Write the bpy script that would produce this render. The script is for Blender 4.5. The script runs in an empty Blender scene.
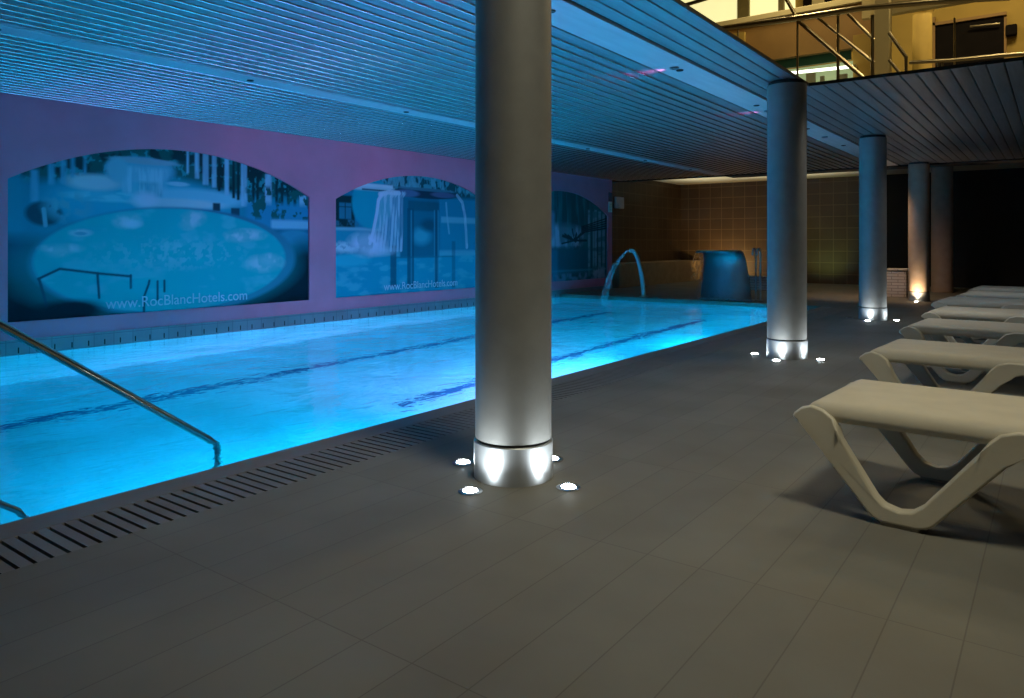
import bpy, bmesh, math, random
import numpy as np
from mathutils import Vector, Matrix

random.seed(7)
S = bpy.context.scene
COL = S.collection
PI = math.pi

# ------------------------------------------------------------------ camera
F_PX, CX, HOR = 740.0, 512.0, 244.0
YAW = math.atan2(546.0, F_PX)
SN, CS = math.sin(YAW), math.cos(YAW)
cd = bpy.data.cameras.new('camera')
cam = bpy.data.objects.new('camera', cd)
COL.objects.link(cam)
cam.location = (0, 0, 1.0)
cam.rotation_euler = (PI / 2, 0, YAW)
cd.sensor_width = 36.0
cd.lens = F_PX * 36.0 / 1024.0
cd.shift_y = -(349.0 - HOR) / 1024.0
cd.clip_start = 0.05
S.camera = cam
S.view_settings.view_transform = 'Standard'
S.view_settings.look = 'None'
S.view_settings.gamma = 1
S.view_settings.exposure = 0
S.view_settings.use_curve_mapping = False
S.cycles.use_denoising = True
S.cycles.sample_clamp_indirect = 6.0
S.cycles.max_bounces = 10
S.cycles.transparent_max_bounces = 12


def at(px, py, Y):
    """Point of the plane y = Y seen at a pixel of the survey photo."""
    r = (px - CX) / F_PX
    k = Y / (CS + SN * r)
    return Vector(((-SN + CS * r) * k, Y, 1 - (py - HOR) / F_PX * k))


# ------------------------------------------------------------------ materials
def nodes_of(name):
    m = bpy.data.materials.new(name)
    m.use_nodes = True
    nt = m.node_tree
    return m, nt, nt.nodes['Principled BSDF']


def mat(name, col, rough=.5, metal=0.0, var=.12, vscale=6.0, bump=0.0, bscale=40.0, stretch=(1, 1, 1), spec=None, col2=None):
    """Principled material with noise in its colour, its roughness and, if asked, its relief."""
    m, nt, b = nodes_of(name)
    N, L = nt.nodes, nt.links
    tc = N.new('ShaderNodeTexCoord')
    mp = N.new('ShaderNodeMapping')
    mp.inputs['Scale'].default_value = stretch
    L.new(tc.outputs['Object'], mp.inputs['Vector'])
    nz = N.new('ShaderNodeTexNoise')
    nz.inputs['Scale'].default_value = vscale
    nz.inputs['Detail'].default_value = 5
    L.new(mp.outputs[0], nz.inputs['Vector'])
    rp = N.new('ShaderNodeValToRGB')
    c2 = col2 or tuple(c * (1 - var * 2) for c in col)
    rp.color_ramp.elements[0].color = (*c2, 1)
    rp.color_ramp.elements[1].color = (*col, 1)
    rp.color_ramp.elements[0].position = .3
    rp.color_ramp.elements[1].position = .7
    L.new(nz.outputs['Fac'], rp.inputs[0])
    L.new(rp.outputs[0], b.inputs['Base Color'])
    b.inputs['Roughness'].default_value = rough
    b.inputs['Metallic'].default_value = metal
    if spec is not None:
        b.inputs['Specular IOR Level'].default_value = spec
    if bump:
        n2 = N.new('ShaderNodeTexNoise')
        n2.inputs['Scale'].default_value = bscale
        n2.inputs['Detail'].default_value = 4
        L.new(mp.outputs[0], n2.inputs['Vector'])
        bp = N.new('ShaderNodeBump')
        bp.inputs['Strength'].default_value = bump
        bp.inputs['Distance'].default_value = .01
        L.new(n2.outputs['Fac'], bp.inputs['Height'])
        L.new(bp.outputs[0], b.inputs['Normal'])
    return m


def brickmat(name, c1, c2, mortar, bw, bh, axes, offs=(0, 0), msize=.004, rough=.5, bump=.25, offset=0.0, spec=None):
    """Tiles laid on two object axes."""
    m, nt, b = nodes_of(name)
    N, L = nt.nodes, nt.links
    tc = N.new('ShaderNodeTexCoord')
    sp = N.new('ShaderNodeSeparateXYZ')
    cb = N.new('ShaderNodeCombineXYZ')
    L.new(tc.outputs['Object'], sp.inputs[0])
    for i in range(2):
        ad = N.new('ShaderNodeMath')
        ad.operation = 'ADD'
        ad.inputs[1].default_value = offs[i] + 200 * (bw, bh)[i]
        L.new(sp.outputs[axes[i]], ad.inputs[0])
        L.new(ad.outputs[0], cb.inputs[i])
    br = N.new('ShaderNodeTexBrick')
    br.offset = offset
    br.inputs['Scale'].default_value = 1
    br.inputs['Brick Width'].default_value = bw
    br.inputs['Row Height'].default_value = bh
    br.inputs['Mortar Size'].default_value = msize
    br.inputs['Mortar Smooth'].default_value = .3
    br.inputs['Color1'].default_value = (*c1, 1)
    br.inputs['Color2'].default_value = (*c2, 1)
    br.inputs['Mortar'].default_value = (*mortar, 1)
    L.new(cb.outputs[0], br.inputs['Vector'])
    nz = N.new('ShaderNodeTexNoise')
    nz.inputs['Scale'].default_value = 1.6
    nz.inputs['Detail'].default_value = 6
    L.new(tc.outputs['Object'], nz.inputs['Vector'])
    mx = N.new('ShaderNodeMix')
    mx.data_type = 'RGBA'
    mx.blend_type = 'MULTIPLY'
    mx.inputs[0].default_value = .55
    L.new(br.outputs['Color'], mx.inputs[6])
    rp = N.new('ShaderNodeValToRGB')
    rp.color_ramp.elements[0].color = (.62, .56, .5, 1)
    rp.color_ramp.elements[1].color = (1, 1, 1, 1)
    rp.color_ramp.elements[0].position = .3
    rp.color_ramp.elements[1].position = .65
    L.new(nz.outputs['Fac'], rp.inputs[0])
    L.new(rp.outputs[0], mx.inputs[7])
    L.new(mx.outputs[2], b.inputs['Base Color'])
    b.inputs['Roughness'].default_value = rough
    if spec is not None:
        b.inputs['Specular IOR Level'].default_value = spec
    bp = N.new('ShaderNodeBump')
    bp.inputs['Strength'].default_value = bump
    bp.inputs['Distance'].default_value = .004
    inv = N.new('ShaderNodeMath')
    inv.operation = 'SUBTRACT'
    inv.inputs[0].default_value = 1
    L.new(br.outputs['Fac'], inv.inputs[1])
    L.new(inv.outputs[0], bp.inputs['Height'])
    L.new(bp.outputs[0], b.inputs['Normal'])
    return m


def emit(name, col, k):
    m, nt, b = nodes_of(name)
    N, L = nt.nodes, nt.links
    tc = N.new('ShaderNodeTexCoord')
    nz = N.new('ShaderNodeTexNoise')
    nz.inputs['Scale'].default_value = 3
    L.new(tc.outputs['Object'], nz.inputs['Vector'])
    rp = N.new('ShaderNodeValToRGB')
    rp.color_ramp.elements[0].color = (*[c * .88 for c in col], 1)
    rp.color_ramp.elements[1].color = (*col, 1)
    L.new(nz.outputs['Fac'], rp.inputs[0])
    L.new(rp.outputs[0], b.inputs['Emission Color'])
    b.inputs['Base Color'].default_value = (*col, 1)
    b.inputs['Emission Strength'].default_value = k
    return m


def water_material():
    m = bpy.data.materials.new('pool_water')
    m.use_nodes = True
    nt = m.node_tree
    N, L = nt.nodes, nt.links
    N.remove(N['Principled BSDF'])
    g = N.new('ShaderNodeBsdfGlass')
    g.inputs['IOR'].default_value = 1.22
    g.inputs['Roughness'].default_value = 0.0
    g.inputs['Color'].default_value = (.93, .98, 1, 1)
    tc = N.new('ShaderNodeTexCoord')
    h = None
    for sc, dist, strg, st in ((1.3, .5, .022, (1, .8, 1)), (4.5, .8, .011, (1, .55, 1)), (13, .6, .0032, (1, .7, 1))):
        mp = N.new('ShaderNodeMapping')
        mp.inputs['Scale'].default_value = st
        L.new(tc.outputs['Object'], mp.inputs[0])
        nz = N.new('ShaderNodeTexNoise')
        nz.inputs['Scale'].default_value = sc
        nz.inputs['Detail'].default_value = 2
        nz.inputs['Distortion'].default_value = dist
        L.new(mp.outputs[0], nz.inputs['Vector'])
        mu = N.new('ShaderNodeMath')
        mu.operation = 'MULTIPLY'
        mu.inputs[1].default_value = strg
        L.new(nz.outputs['Fac'], mu.inputs[0])
        if h is None:
            h = mu
        else:
            a = N.new('ShaderNodeMath')
            L.new(h.outputs[0], a.inputs[0])
            L.new(mu.outputs[0], a.inputs[1])
            h = a
    bp = N.new('ShaderNodeBump')
    bp.inputs['Strength'].default_value = 1
    bp.inputs['Distance'].default_value = 1
    L.new(h.outputs[0], bp.inputs['Height'])
    L.new(bp.outputs[0], g.inputs['Normal'])
    L.new(g.outputs[0], N['Material Output'].inputs['Surface'])
    return m


def spray_material():
    """Thin falling water: mostly see-through with streaks of white froth."""
    m = bpy.data.materials.new('falling_water')
    m.use_nodes = True
    nt = m.node_tree
    N, L = nt.nodes, nt.links
    b = N['Principled BSDF']
    b.inputs['Base Color'].default_value = (.8, .85, .9, 1)
    b.inputs['Roughness'].default_value = .12
    tc = N.new('ShaderNodeTexCoord')
    mp = N.new('ShaderNodeMapping')
    mp.inputs['Scale'].default_value = (26, 26, 2.5)
    L.new(tc.outputs['Object'], mp.inputs[0])
    nz = N.new('ShaderNodeTexNoise')
    nz.inputs['Scale'].default_value = 1
    nz.inputs['Detail'].default_value = 3
    L.new(mp.outputs[0], nz.inputs['Vector'])
    rp = N.new('ShaderNodeValToRGB')
    rp.color_ramp.elements[0].position = .4
    rp.color_ramp.elements[0].color = (.10, .10, .10, 1)
    rp.color_ramp.elements[1].position = .75
    rp.color_ramp.elements[1].color = (.5, .5, .5, 1)
    L.new(nz.outputs['Fac'], rp.inputs[0])
    L.new(rp.outputs[0], b.inputs['Alpha'])
    bp = N.new('ShaderNodeBump')
    bp.inputs['Strength'].default_value = .6
    bp.inputs['Distance'].default_value = .02
    L.new(nz.outputs['Fac'], bp.inputs['Height'])
    L.new(bp.outputs[0], b.inputs['Normal'])
    return m


def sheet_material():
    """A thin falling curtain: part clear, part bending the view behind it in streaks."""
    m = bpy.data.materials.new('water_curtain')
    m.use_nodes = True
    nt = m.node_tree
    N, L = nt.nodes, nt.links
    N.remove(N['Principled BSDF'])
    g = N.new('ShaderNodeBsdfGlass')
    g.inputs['IOR'].default_value = 1.12
    g.inputs['Roughness'].default_value = .03
    tr = N.new('ShaderNodeBsdfTransparent')
    tc = N.new('ShaderNodeTexCoord')
    mp = N.new('ShaderNodeMapping')
    mp.inputs['Scale'].default_value = (34, 34, 9)
    mp.inputs['Rotation'].default_value = (0, .5, 0)
    L.new(tc.outputs['Object'], mp.inputs[0])
    nz = N.new('ShaderNodeTexNoise')
    nz.inputs['Scale'].default_value = 1
    nz.inputs['Detail'].default_value = 2
    L.new(mp.outputs[0], nz.inputs['Vector'])
    bp = N.new('ShaderNodeBump')
    bp.inputs['Strength'].default_value = 1
    bp.inputs['Distance'].default_value = .05
    L.new(nz.outputs['Fac'], bp.inputs['Height'])
    L.new(bp.outputs[0], g.inputs['Normal'])
    mx = N.new('ShaderNodeMixShader')
    rp = N.new('ShaderNodeValToRGB')
    rp.color_ramp.elements[0].position = .42
    rp.color_ramp.elements[1].position = .6
    L.new(nz.outputs['Fac'], rp.inputs[0])
    L.new(rp.outputs[0], mx.inputs[0])
    L.new(tr.outputs[0], mx.inputs[1])
    L.new(g.outputs[0], mx.inputs[2])
    L.new(mx.outputs[0], N['Material Output'].inputs['Surface'])
    return m


def print_material(name):
    m, nt, b = nodes_of(name)
    a = nt.nodes.new('ShaderNodeAttribute')
    a.attribute_name = 'print'
    nt.links.new(a.outputs['Color'], b.inputs['Base Color'])
    b.inputs['Roughness'].default_value = .55
    b.inputs['Specular IOR Level'].default_value = .04
    return m


M = dict(
    deck=brickmat('deck_tile', (.205, .198, .168), (.188, .182, .155), (.14, .13, .115), .9, .1748, (1, 0), (-1.278, 1.065), .0022, .62, .12, spec=.35),
    grate=mat('grate_tile', (.205, .187, .163), .5, 0, .08, 8),
    coping=mat('coping_stone', (.205, .187, .163), .5, 0, .06, 5),
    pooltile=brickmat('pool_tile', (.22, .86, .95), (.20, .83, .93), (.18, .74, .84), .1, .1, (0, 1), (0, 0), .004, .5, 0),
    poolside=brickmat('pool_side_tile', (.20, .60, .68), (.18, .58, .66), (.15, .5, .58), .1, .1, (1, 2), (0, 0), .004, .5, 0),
    lane=mat('lane_tile', (.02, .16, .34), .5),
    dark=mat('dark_void', (.006, .006, .007), .8),
    pink=mat('pink_plaster', (.64, .175, .265), .7, 0, .07, 2.2, .08, 60),
    gutter=brickmat('gutter_tile', (.20, .21, .25), (.18, .19, .23), (.1, .11, .14), .2, .12, (1, 2), (0, .06), .004, .35, .2),
    slat=mat('ceiling_slat', (.48, .49, .50), .36, .9, .10, 3.0, .12, 30, (14, .8, 14)),
    bead=mat('slat_glint_bead', (.70, .71, .73), .24, 1, .05, 5, .06, 30, (14, .8, 14)),  # brighter metal imitating bright streaks where slat edges catch light
    strip=mat('ceiling_strip', (.80, .81, .82), .42, .6, .06, 3, .1, 25, (6, .6, 6)),
    column=mat('column_paint', (.345, .345, .325), .48, .35, .06, 9, .06, 120),
    conc=mat('brown_column_paint', (.42, .31, .22), .7, 0, .08, 7, .1, 60),
    steel=mat('brushed_steel', (.52, .54, .54), .46, .75, .06, 12, .05, 70, (1, 1, .08)),
    blade=mat('blade_steel', (.36, .38, .40), .3, .9, .06, 8, .08, 20),
    chrome=mat('rail_steel', (.62, .58, .50), .17, 1, .05, 14),
    joint=mat('dark_joint', (.02, .02, .02), .6),
    bezel=mat('lamp_bezel', (.40, .41, .43), .3, 1, .05, 20),
    glow=emit('uplight_lens', (.86, .95, 1.0), 60),
    dead=mat('unlit_lens', (.30, .31, .32), .2),
    warmglow=emit('warm_uplight_lens', (1, .84, .62), 60),
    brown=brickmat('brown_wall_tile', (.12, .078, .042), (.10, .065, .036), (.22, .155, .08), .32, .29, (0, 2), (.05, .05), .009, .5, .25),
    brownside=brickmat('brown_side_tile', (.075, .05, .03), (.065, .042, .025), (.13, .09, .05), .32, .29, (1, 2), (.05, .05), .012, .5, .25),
    bench=mat('bench_plaster', (.36, .27, .17), .65, 0, .12, 5, .1, 40),
    pier=brickmat('pale_brick', (.62, .55, .47), (.56, .5, .42), (.25, .21, .18), .22, .055, (0, 2), (0, 0), .006, .6, .4, .5),
    soffit=mat('pale_plaster', (.62, .58, .46), .8, 0, .05, 3),
    black=mat('dark_paint_and_shade', (.018, .016, .015), .75, 0, .1, 3),  # shade of the unlit walls put into the colour; also the dark beam
    plastic=mat('cream_plastic', (.64, .585, .455), .42, 0, .06, 7, .05, 130),
    mesh=mat('cream_sling', (.62, .56, .43), .62, 0, .05, 9, .12, 260),
    pad=mat('rubber_pad', (.34, .31, .25), .7),
    spray=spray_material(),
    curtain=sheet_material(),
    water=water_material(),
    white=mat('white_sign', (.75, .74, .72), .5),
    navy=mat('navy_sign', (.02, .05, .13), .5),
    letter=mat('pale_lettering', (.42, .62, .75), .6),
    ochre=mat('ochre_plaster', (.42, .28, .05), .75, 0, .10, 1.5, .08, 30),
    cream=mat('cream_paint', (.66, .56, .29), .6, 0, .06, 2),
    yellow=mat('yellow_plaster', (.74, .52, .13), .7, 0, .06, 2),
    tan=mat('tan_panel', (.30, .17, .045), .6, 0, .1, 2.5),
    upfloor=mat('upper_slab', (.16, .14, .11), .7),
    doorm=mat('dark_door', (.010, .008, .007), .8, spec=.05),
    frame=mat('olive_frame', (.30, .25, .10), .5),
    pane=emit('lit_pane', (1.0, .93, .46), .92),
    tube=emit('tube_lamp', (.92, 1.0, .80), 3.0),
    greenglass=mat('green_glass_strip', (.008, .034, .020), .3, 0, .1, 3),
    greenpanel=emit('glowing_green_panel', (.42, .52, .26), .55),  # lit look put into the niche panel as emission
    gold=mat('gold_rail', (.46, .39, .24), .30, 1, .05, 10),
    poolamp=mat('pool_lamp_rim', (.55, .56, .58), .3, 1),
)

# ------------------------------------------------------------------ mesh helpers


def obj(name, bm, m=None, parent=None, smooth=True, bevel=0, seg=2, mats=None, angle=35):
    if bm.faces:
        bmesh.ops.recalc_face_normals(bm, faces=bm.faces)
    me = bpy.data.meshes.new(name)
    bm.to_mesh(me)
    bm.free()
    o = bpy.data.objects.new(name, me)
    COL.objects.link(o)
    for mm in (mats or [m]):
        me.materials.append(mm)
    if smooth:
        me.shade_smooth()
        me.set_sharp_from_angle(angle=math.radians(angle))
    if bevel:
        b = o.modifiers.new('bevel', 'BEVEL')
        b.width = bevel
        b.segments = seg
        b.limit_method = 'ANGLE'
        b.angle_limit = math.radians(30)
        b.harden_normals = smooth
    if parent:
        o.parent = parent
    return o


def box(bm, x0, x1, y0, y1, z0, z1, mi=0):
    v = [bm.verts.new(p) for p in ((x0, y0, z0), (x1, y0, z0), (x1, y1, z0), (x0, y1, z0), (x0, y0, z1), (x1, y0, z1), (x1, y1, z1), (x0, y1, z1))]
    for f in ((0, 3, 2, 1), (4, 5, 6, 7), (0, 1, 5, 4), (1, 2, 6, 5), (2, 3, 7, 6), (3, 0, 4, 7)):
        bm.faces.new([v[i] for i in f]).material_index = mi
    return bm


def quad(bm, *pts, mi=0):
    f = bm.faces.new([bm.verts.new(p) for p in pts])
    f.material_index = mi
    return f


def lathe(bm, prof, n=48, c=(0, 0, 0), mi=0, cap=True):
    rings = []
    for r, z in prof:
        rings.append([bm.verts.new((c[0] + r * math.cos(2 * PI * i / n), c[1] + r * math.sin(2 * PI * i / n), c[2] + z)) for i in range(n)])
    for a, b in zip(rings, rings[1:]):
        for i in range(n):
            bm.faces.new((a[i], a[(i + 1) % n], b[(i + 1) % n], b[i])).material_index = mi
    if cap:
        bm.faces.new(list(reversed(rings[0]))).material_index = mi
        bm.faces.new(rings[-1]).material_index = mi
    return bm


def tube(bm, pts, r, n=14, mi=0, flat=1.0):
    """Round bar along a polyline, closed at both ends."""
    P = [Vector(p) for p in pts]
    rings = []
    up = Vector((0, 0, 1))
    for i, p in enumerate(P):
        d = (P[min(i + 1, len(P) - 1)] - P[max(i - 1, 0)]).normalized()
        ref = up if abs(d.dot(up)) < .95 else Vector((1, 0, 0))
        a = d.cross(ref).normalized()
        b = a.cross(d).normalized()
        rr = r[i] if isinstance(r, (list, tuple)) else r
        rings.append([bm.verts.new(p + a * rr * math.cos(2 * PI * k / n) * flat + b * rr * math.sin(2 * PI * k / n)) for k in range(n)])
    for A, B in zip(rings, rings[1:]):
        for k in range(n):
            bm.faces.new((A[k], A[(k + 1) % n], B[(k + 1) % n], B[k])).material_index = mi
    bm.faces.new(list(reversed(rings[0]))).material_index = mi
    bm.faces.new(rings[-1]).material_index = mi
    return bm


def arc_pts(pts, k=8):
    """Catmull-Rom through the points."""
    P = [Vector(p) for p in pts]
    P = [P[0] * 2 - P[1]] + P + [P[-1] * 2 - P[-2]]
    out = []
    for i in range(1, len(P) - 2):
        for j in range(k):
            t = j / k
            a, b, c, d = P[i - 1:i + 3]
            out.append(.5 * ((2 * b) + (c - a) * t + (2 * a - 5 * b + 4 * c - d) * t * t + (3 * b - a - 3 * c + d) * t ** 3))
    out.append(P[-2])
    return out


def prism(bm, poly, axis, a, b):
    """Polygon given on the other two axes, extruded along axis (0 x, 1 y, 2 z) from a to b."""
    def put(u, v, w):
        return {0: (w, u, v), 1: (u, w, v), 2: (u, v, w)}[axis]
    A = [bm.verts.new(put(u, v, a)) for u, v in poly]
    B = [bm.verts.new(put(u, v, b)) for u, v in poly]
    n = len(poly)
    bm.faces.new(A)
    bm.faces.new(list(reversed(B)))
    for i in range(n):
        bm.faces.new((A[i], B[i], B[(i + 1) % n], A[(i + 1) % n]))
    return bm


BM = bmesh.new


def thing(name, label, cat, loc=(0, 0, 0), rotz=0, group=None):
    o = bpy.data.objects.new(name, None)
    o.empty_display_size = .1
    COL.objects.link(o)
    o.location = loc
    o.rotation_euler = (0, 0, rotz)
    return tag(o, label, cat, group)


def tag(o, label, cat, group=None, kind='thing'):
    o['label'] = label
    o['category'] = cat
    o['kind'] = kind
    if group:
        o['group'] = group
    return o


def struct(name, bm, m=None, label=None, cat=None, **kw):
    o = obj(name, bm, m, **kw)
    o['kind'] = 'structure'
    if label:
        o['label'] = label
        o['category'] = cat
    return o


def dup(root, loc, label, group=None, rotz=None):
    r = root.copy()
    COL.objects.link(r)
    r.location = loc
    if rotz is not None:
        r.rotation_euler = (0, 0, rotz)
    r['label'] = label
    if group:
        r['group'] = group
    for ch in list(root.children):
        c = ch.copy()
        COL.objects.link(c)
        c.parent = r
        for g in list(ch.children):
            d = g.copy()
            COL.objects.link(d)
            d.parent = c
    return r


def lamp(name, kind, loc, power, col, size=.2, rot=None, aim=None, **kw):
    d = bpy.data.lights.new(name, kind)
    d.energy = power
    d.color = col
    if kind == 'AREA':
        d.shape = 'DISK'
        d.size = size
    else:
        d.shadow_soft_size = size
    for k, v in kw.items():
        setattr(d, k, v)
    o = bpy.data.objects.new(name, d)
    COL.objects.link(o)
    o.location = loc
    if aim is not None:
        o.rotation_euler = (Vector(aim) - Vector(loc)).to_track_quat('-Z', 'Y').to_euler()
    elif rot:
        o.rotation_euler = rot
    return o


# ------------------------------------------------------------------ dimensions
WX = -8.05            # mural wall
EDGE = -3.04          # pool edge beside the deck
PY0, PY1 = -1.2, 12.5  # ends of the pool
WZ = -.06             # water level
PD = -1.3             # pool floor
CZ = 2.433            # slatted ceiling
VX, VY = -1.82, 7.0   # corner of the open void in the ceiling
RY = 15.0             # end of the slatted ceiling
BY = 19.7             # back wall
XR = 3.6              # right wall
YF = -4.0             # wall behind the viewer
GX0, GX1 = -2.872, -2.578   # slotted drain

# ------------------------------------------------------------------ floor, pool
bm = BM()
box(bm, GX1, XR, YF, BY, -.12, 0)
box(bm, -9.0, EDGE, YF, PY0, -.12, 0)
box(bm, -9.0, EDGE, PY1, BY, -.12, 0)
box(bm, EDGE, GX0, YF, PY0, -.12, 0)
box(bm, EDGE, GX0, PY1, BY, -.12, 0)
box(bm, GX0, GX1, YF, -.9, -.12, 0)
box(bm, GX0, GX1, 12.3, BY, -.12, 0)
struct('floor', bm, M['deck'], 'dark taupe tiled pool deck with long narrow tiles', 'floor', smooth=False)

bm = BM()
box(bm, EDGE, GX0, PY0, PY1, -.12, 0)
struct('trim_1', bm, M['coping'], 'smooth grey coping strip along the pool edge', 'pool coping', bevel=.008)

bm = BM()
y = -.9
while y < 12.29:
    box(bm, GX0, GX1, y + .0065, min(y + .043, 12.3), -.03, -.001)
    y += .0495
box(bm, GX0, GX1, -.9, 12.3, -.12, -.11, 1)
struct('drain_grate', bm, None, 'slotted drain running along the pool coping', 'drain grate', smooth=False, mats=[M['grate'], M['dark']])

bm = BM()
quad(bm, (WX, PY0, PD), (EDGE, PY0, PD), (EDGE, PY1, PD), (WX, PY1, PD))
struct('pool_floor', bm, M['pooltile'], 'light blue tiled bottom of the swimming pool', 'pool', smooth=False)
bm = BM()
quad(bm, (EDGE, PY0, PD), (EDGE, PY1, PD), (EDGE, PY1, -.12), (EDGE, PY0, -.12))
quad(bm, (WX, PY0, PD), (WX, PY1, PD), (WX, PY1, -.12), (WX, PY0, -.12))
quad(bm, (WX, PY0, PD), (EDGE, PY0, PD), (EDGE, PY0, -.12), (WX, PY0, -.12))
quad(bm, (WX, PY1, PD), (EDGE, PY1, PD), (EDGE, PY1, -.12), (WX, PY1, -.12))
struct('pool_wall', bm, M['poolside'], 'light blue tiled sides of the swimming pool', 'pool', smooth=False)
for i, x in enumerate((-6.48, -4.64)):
    bm = BM()
    box(bm, x - .075, x + .075, (1.0, 4.6)[i], 11.6, PD, PD + .004)
    struct('pool_lane_marking', bm, M['lane'], ('dark lane line on the pool bottom nearer the mural wall', 'dark lane line on the pool bottom nearer the deck')[i], 'lane line', smooth=False)
bm = BM()
for k in range(5):
    box(bm, -3.95, EDGE, PY0, .15 + .3 * k, -.26 * (k + 1) - .26 if k < 4 else PD, -.26 * (k + 1) + .02)
struct('pool_step', bm, M['pooltile'], 'tiled steps under water below the handrail', 'pool steps', bevel=.01)

# rippled water surface
bm = BM()
quad(bm, (WX, PY0, WZ), (EDGE, PY0, WZ), (EDGE, PY1, WZ), (WX, PY1, WZ))
w = obj('pool_water', bm, M['water'], smooth=False)
tag(w, 'glowing blue rippled water filling the swimming pool', 'water', None, 'stuff')

# ------------------------------------------------------------------ mural wall with three arches
ARCH = ((2.82, 6.35), (6.80, 10.38), (10.88, 14.49))
ZB, ZS, ZT = .25, 1.625, 2.068


def arch_z(y, a, b):
    c, hw, rise = (a + b) / 2, (b - a) / 2, ZT - ZS
    R = (hw * hw + rise * rise) / (2 * rise)
    return ZT - R + math.sqrt(max(R * R - (y - c) ** 2, 0))


bm = BM()
ys = [YF]
y = YF
for a, b in ARCH:
    n = 36
    ys += [a + (b - a) * i / n for i in range(n + 1)]
ys.append(14.69)
for y0, y1 in zip(ys, ys[1:]):
    ar = next((A for A in ARCH if y0 >= A[0] - 1e-6 and y1 <= A[1] + 1e-6), None)
    if ar is None:
        box(bm, WX - .06, WX, y0, y1, .08, CZ + .3)
    else:
        z0, z1 = arch_z(y0, *ar), arch_z(y1, *ar)
        quad(bm, (WX, y0, z0), (WX, y1, z1), (WX, y1, CZ + .3), (WX, y0, CZ + .3))
        quad(bm, (WX, y0, z0), (WX, y1, z1), (WX - .06, y1, z1), (WX - .06, y0, z0))
        quad(bm, (WX, y0, .08), (WX, y1, .08), (WX, y1, ZB), (WX, y0, ZB))
        quad(bm, (WX, y0, ZB), (WX, y1, ZB), (WX - .06, y1, ZB), (WX - .06, y0, ZB))
bmesh.ops.remove_doubles(bm, verts=bm.verts, dist=1e-4)
struct('wall_left', bm, M['pink'], 'pink plaster wall with three mural arches beside the pool', 'wall', smooth=False)
bm = BM()
box(bm, WX - .2, WX - .06, YF, 14.69, -.1, CZ + .3)
struct('wall_left_backing', bm, M['pink'], smooth=False)
bm = BM()
box(bm, WX - .06, WX + .012, YF, 14.69, -.12, .08)
y = 0.5
while y < 12.5:
    box(bm, WX + .0121, WX + .0135, y, y + .012, -.05, .005, 1)
    y += .16
struct('baseboard_left', bm, None, 'tiled overflow gutter at the foot of the mural wall', 'gutter', smooth=False, mats=[M['gutter'], M['dark']])


# ---- the murals: printed pictures, painted onto fine grids
def vnoise(y, z, sc, seed):
    rs = np.random.RandomState(seed)
    T = rs.rand(64, 64)
    a, b = y * sc + 7.3, z * sc + 3.1
    i, j = np.floor(a).astype(int), np.floor(b).astype(int)
    u, v = a - i, b - j
    u, v = u * u * (3 - 2 * u), v * v * (3 - 2 * v)
    g = lambda p, q: T[p % 64, q % 64]
    return (g(i, j) * (1 - u) + g(i + 1, j) * u) * (1 - v) + (g(i, j + 1) * (1 - u) + g(i + 1, j + 1) * u) * v


def fbm(y, z, sc, seed):
    return (vnoise(y, z, sc, seed) + .5 * vnoise(y, z, sc * 2, seed + 1) + .25 * vnoise(y, z, sc * 4, seed + 2)) / 1.75


class Paint:
    def __init__(s, y, z, base):
        s.y, s.z = y, z
        s.c = np.ones(y.shape + (3,)) * np.array(base)

    def lay(s, mask, col):
        k = np.clip(mask, 0, 1)[..., None]
        s.c = s.c * (1 - k) + np.array(col) * k

    def ell(s, cy, cz, ry, rz, soft=.06):
        d = np.sqrt(((s.y - cy) / ry) ** 2 + ((s.z - cz) / rz) ** 2)
        return np.clip((1 - d) / soft + .5, 0, 1)

    def rect(s, y0, y1, z0, z1, soft=.02):
        f = lambda t: np.clip(t / soft + .5, 0, 1)
        return f(s.y - y0) * f(y1 - s.y) * f(s.z - z0) * f(z1 - s.z)

    def seg(s, a, b, w):
        dy, dz = b[0] - a[0], b[1] - a[1]
        t = np.clip(((s.y - a[0]) * dy + (s.z - a[1]) * dz) / (dy * dy + dz * dz), 0, 1)
        d = np.hypot(s.y - a[0] - t * dy, s.z - a[1] - t * dz)
        return np.clip((w - d) / .012 + .5, 0, 1)

    def n(s, sc, seed, lo=.4, hi=.6):
        return np.clip((fbm(s.y, s.z, sc, seed) - lo) / (hi - lo), 0, 1)

    def ns(s, sy, sz, seed, lo=.4, hi=.6):
        return np.clip((fbm(s.y * sy, s.z * sz, 1, seed) - lo) / (hi - lo), 0, 1)


TEAL, DEEP, NAVY, PALE, LILAC, GREEN = (.03, .36, .50), (.02, .22, .36), (.006, .02, .045), (.34, .62, .74), (.55, .58, .72), (.01, .06, .07)


def wall_point(px, py):
    r = (px - CX) / F_PX
    k = -WX / (SN - CS * r)
    return (CS + SN * r) * k, 1 - (py - HOR) / F_PX * k, k


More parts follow.
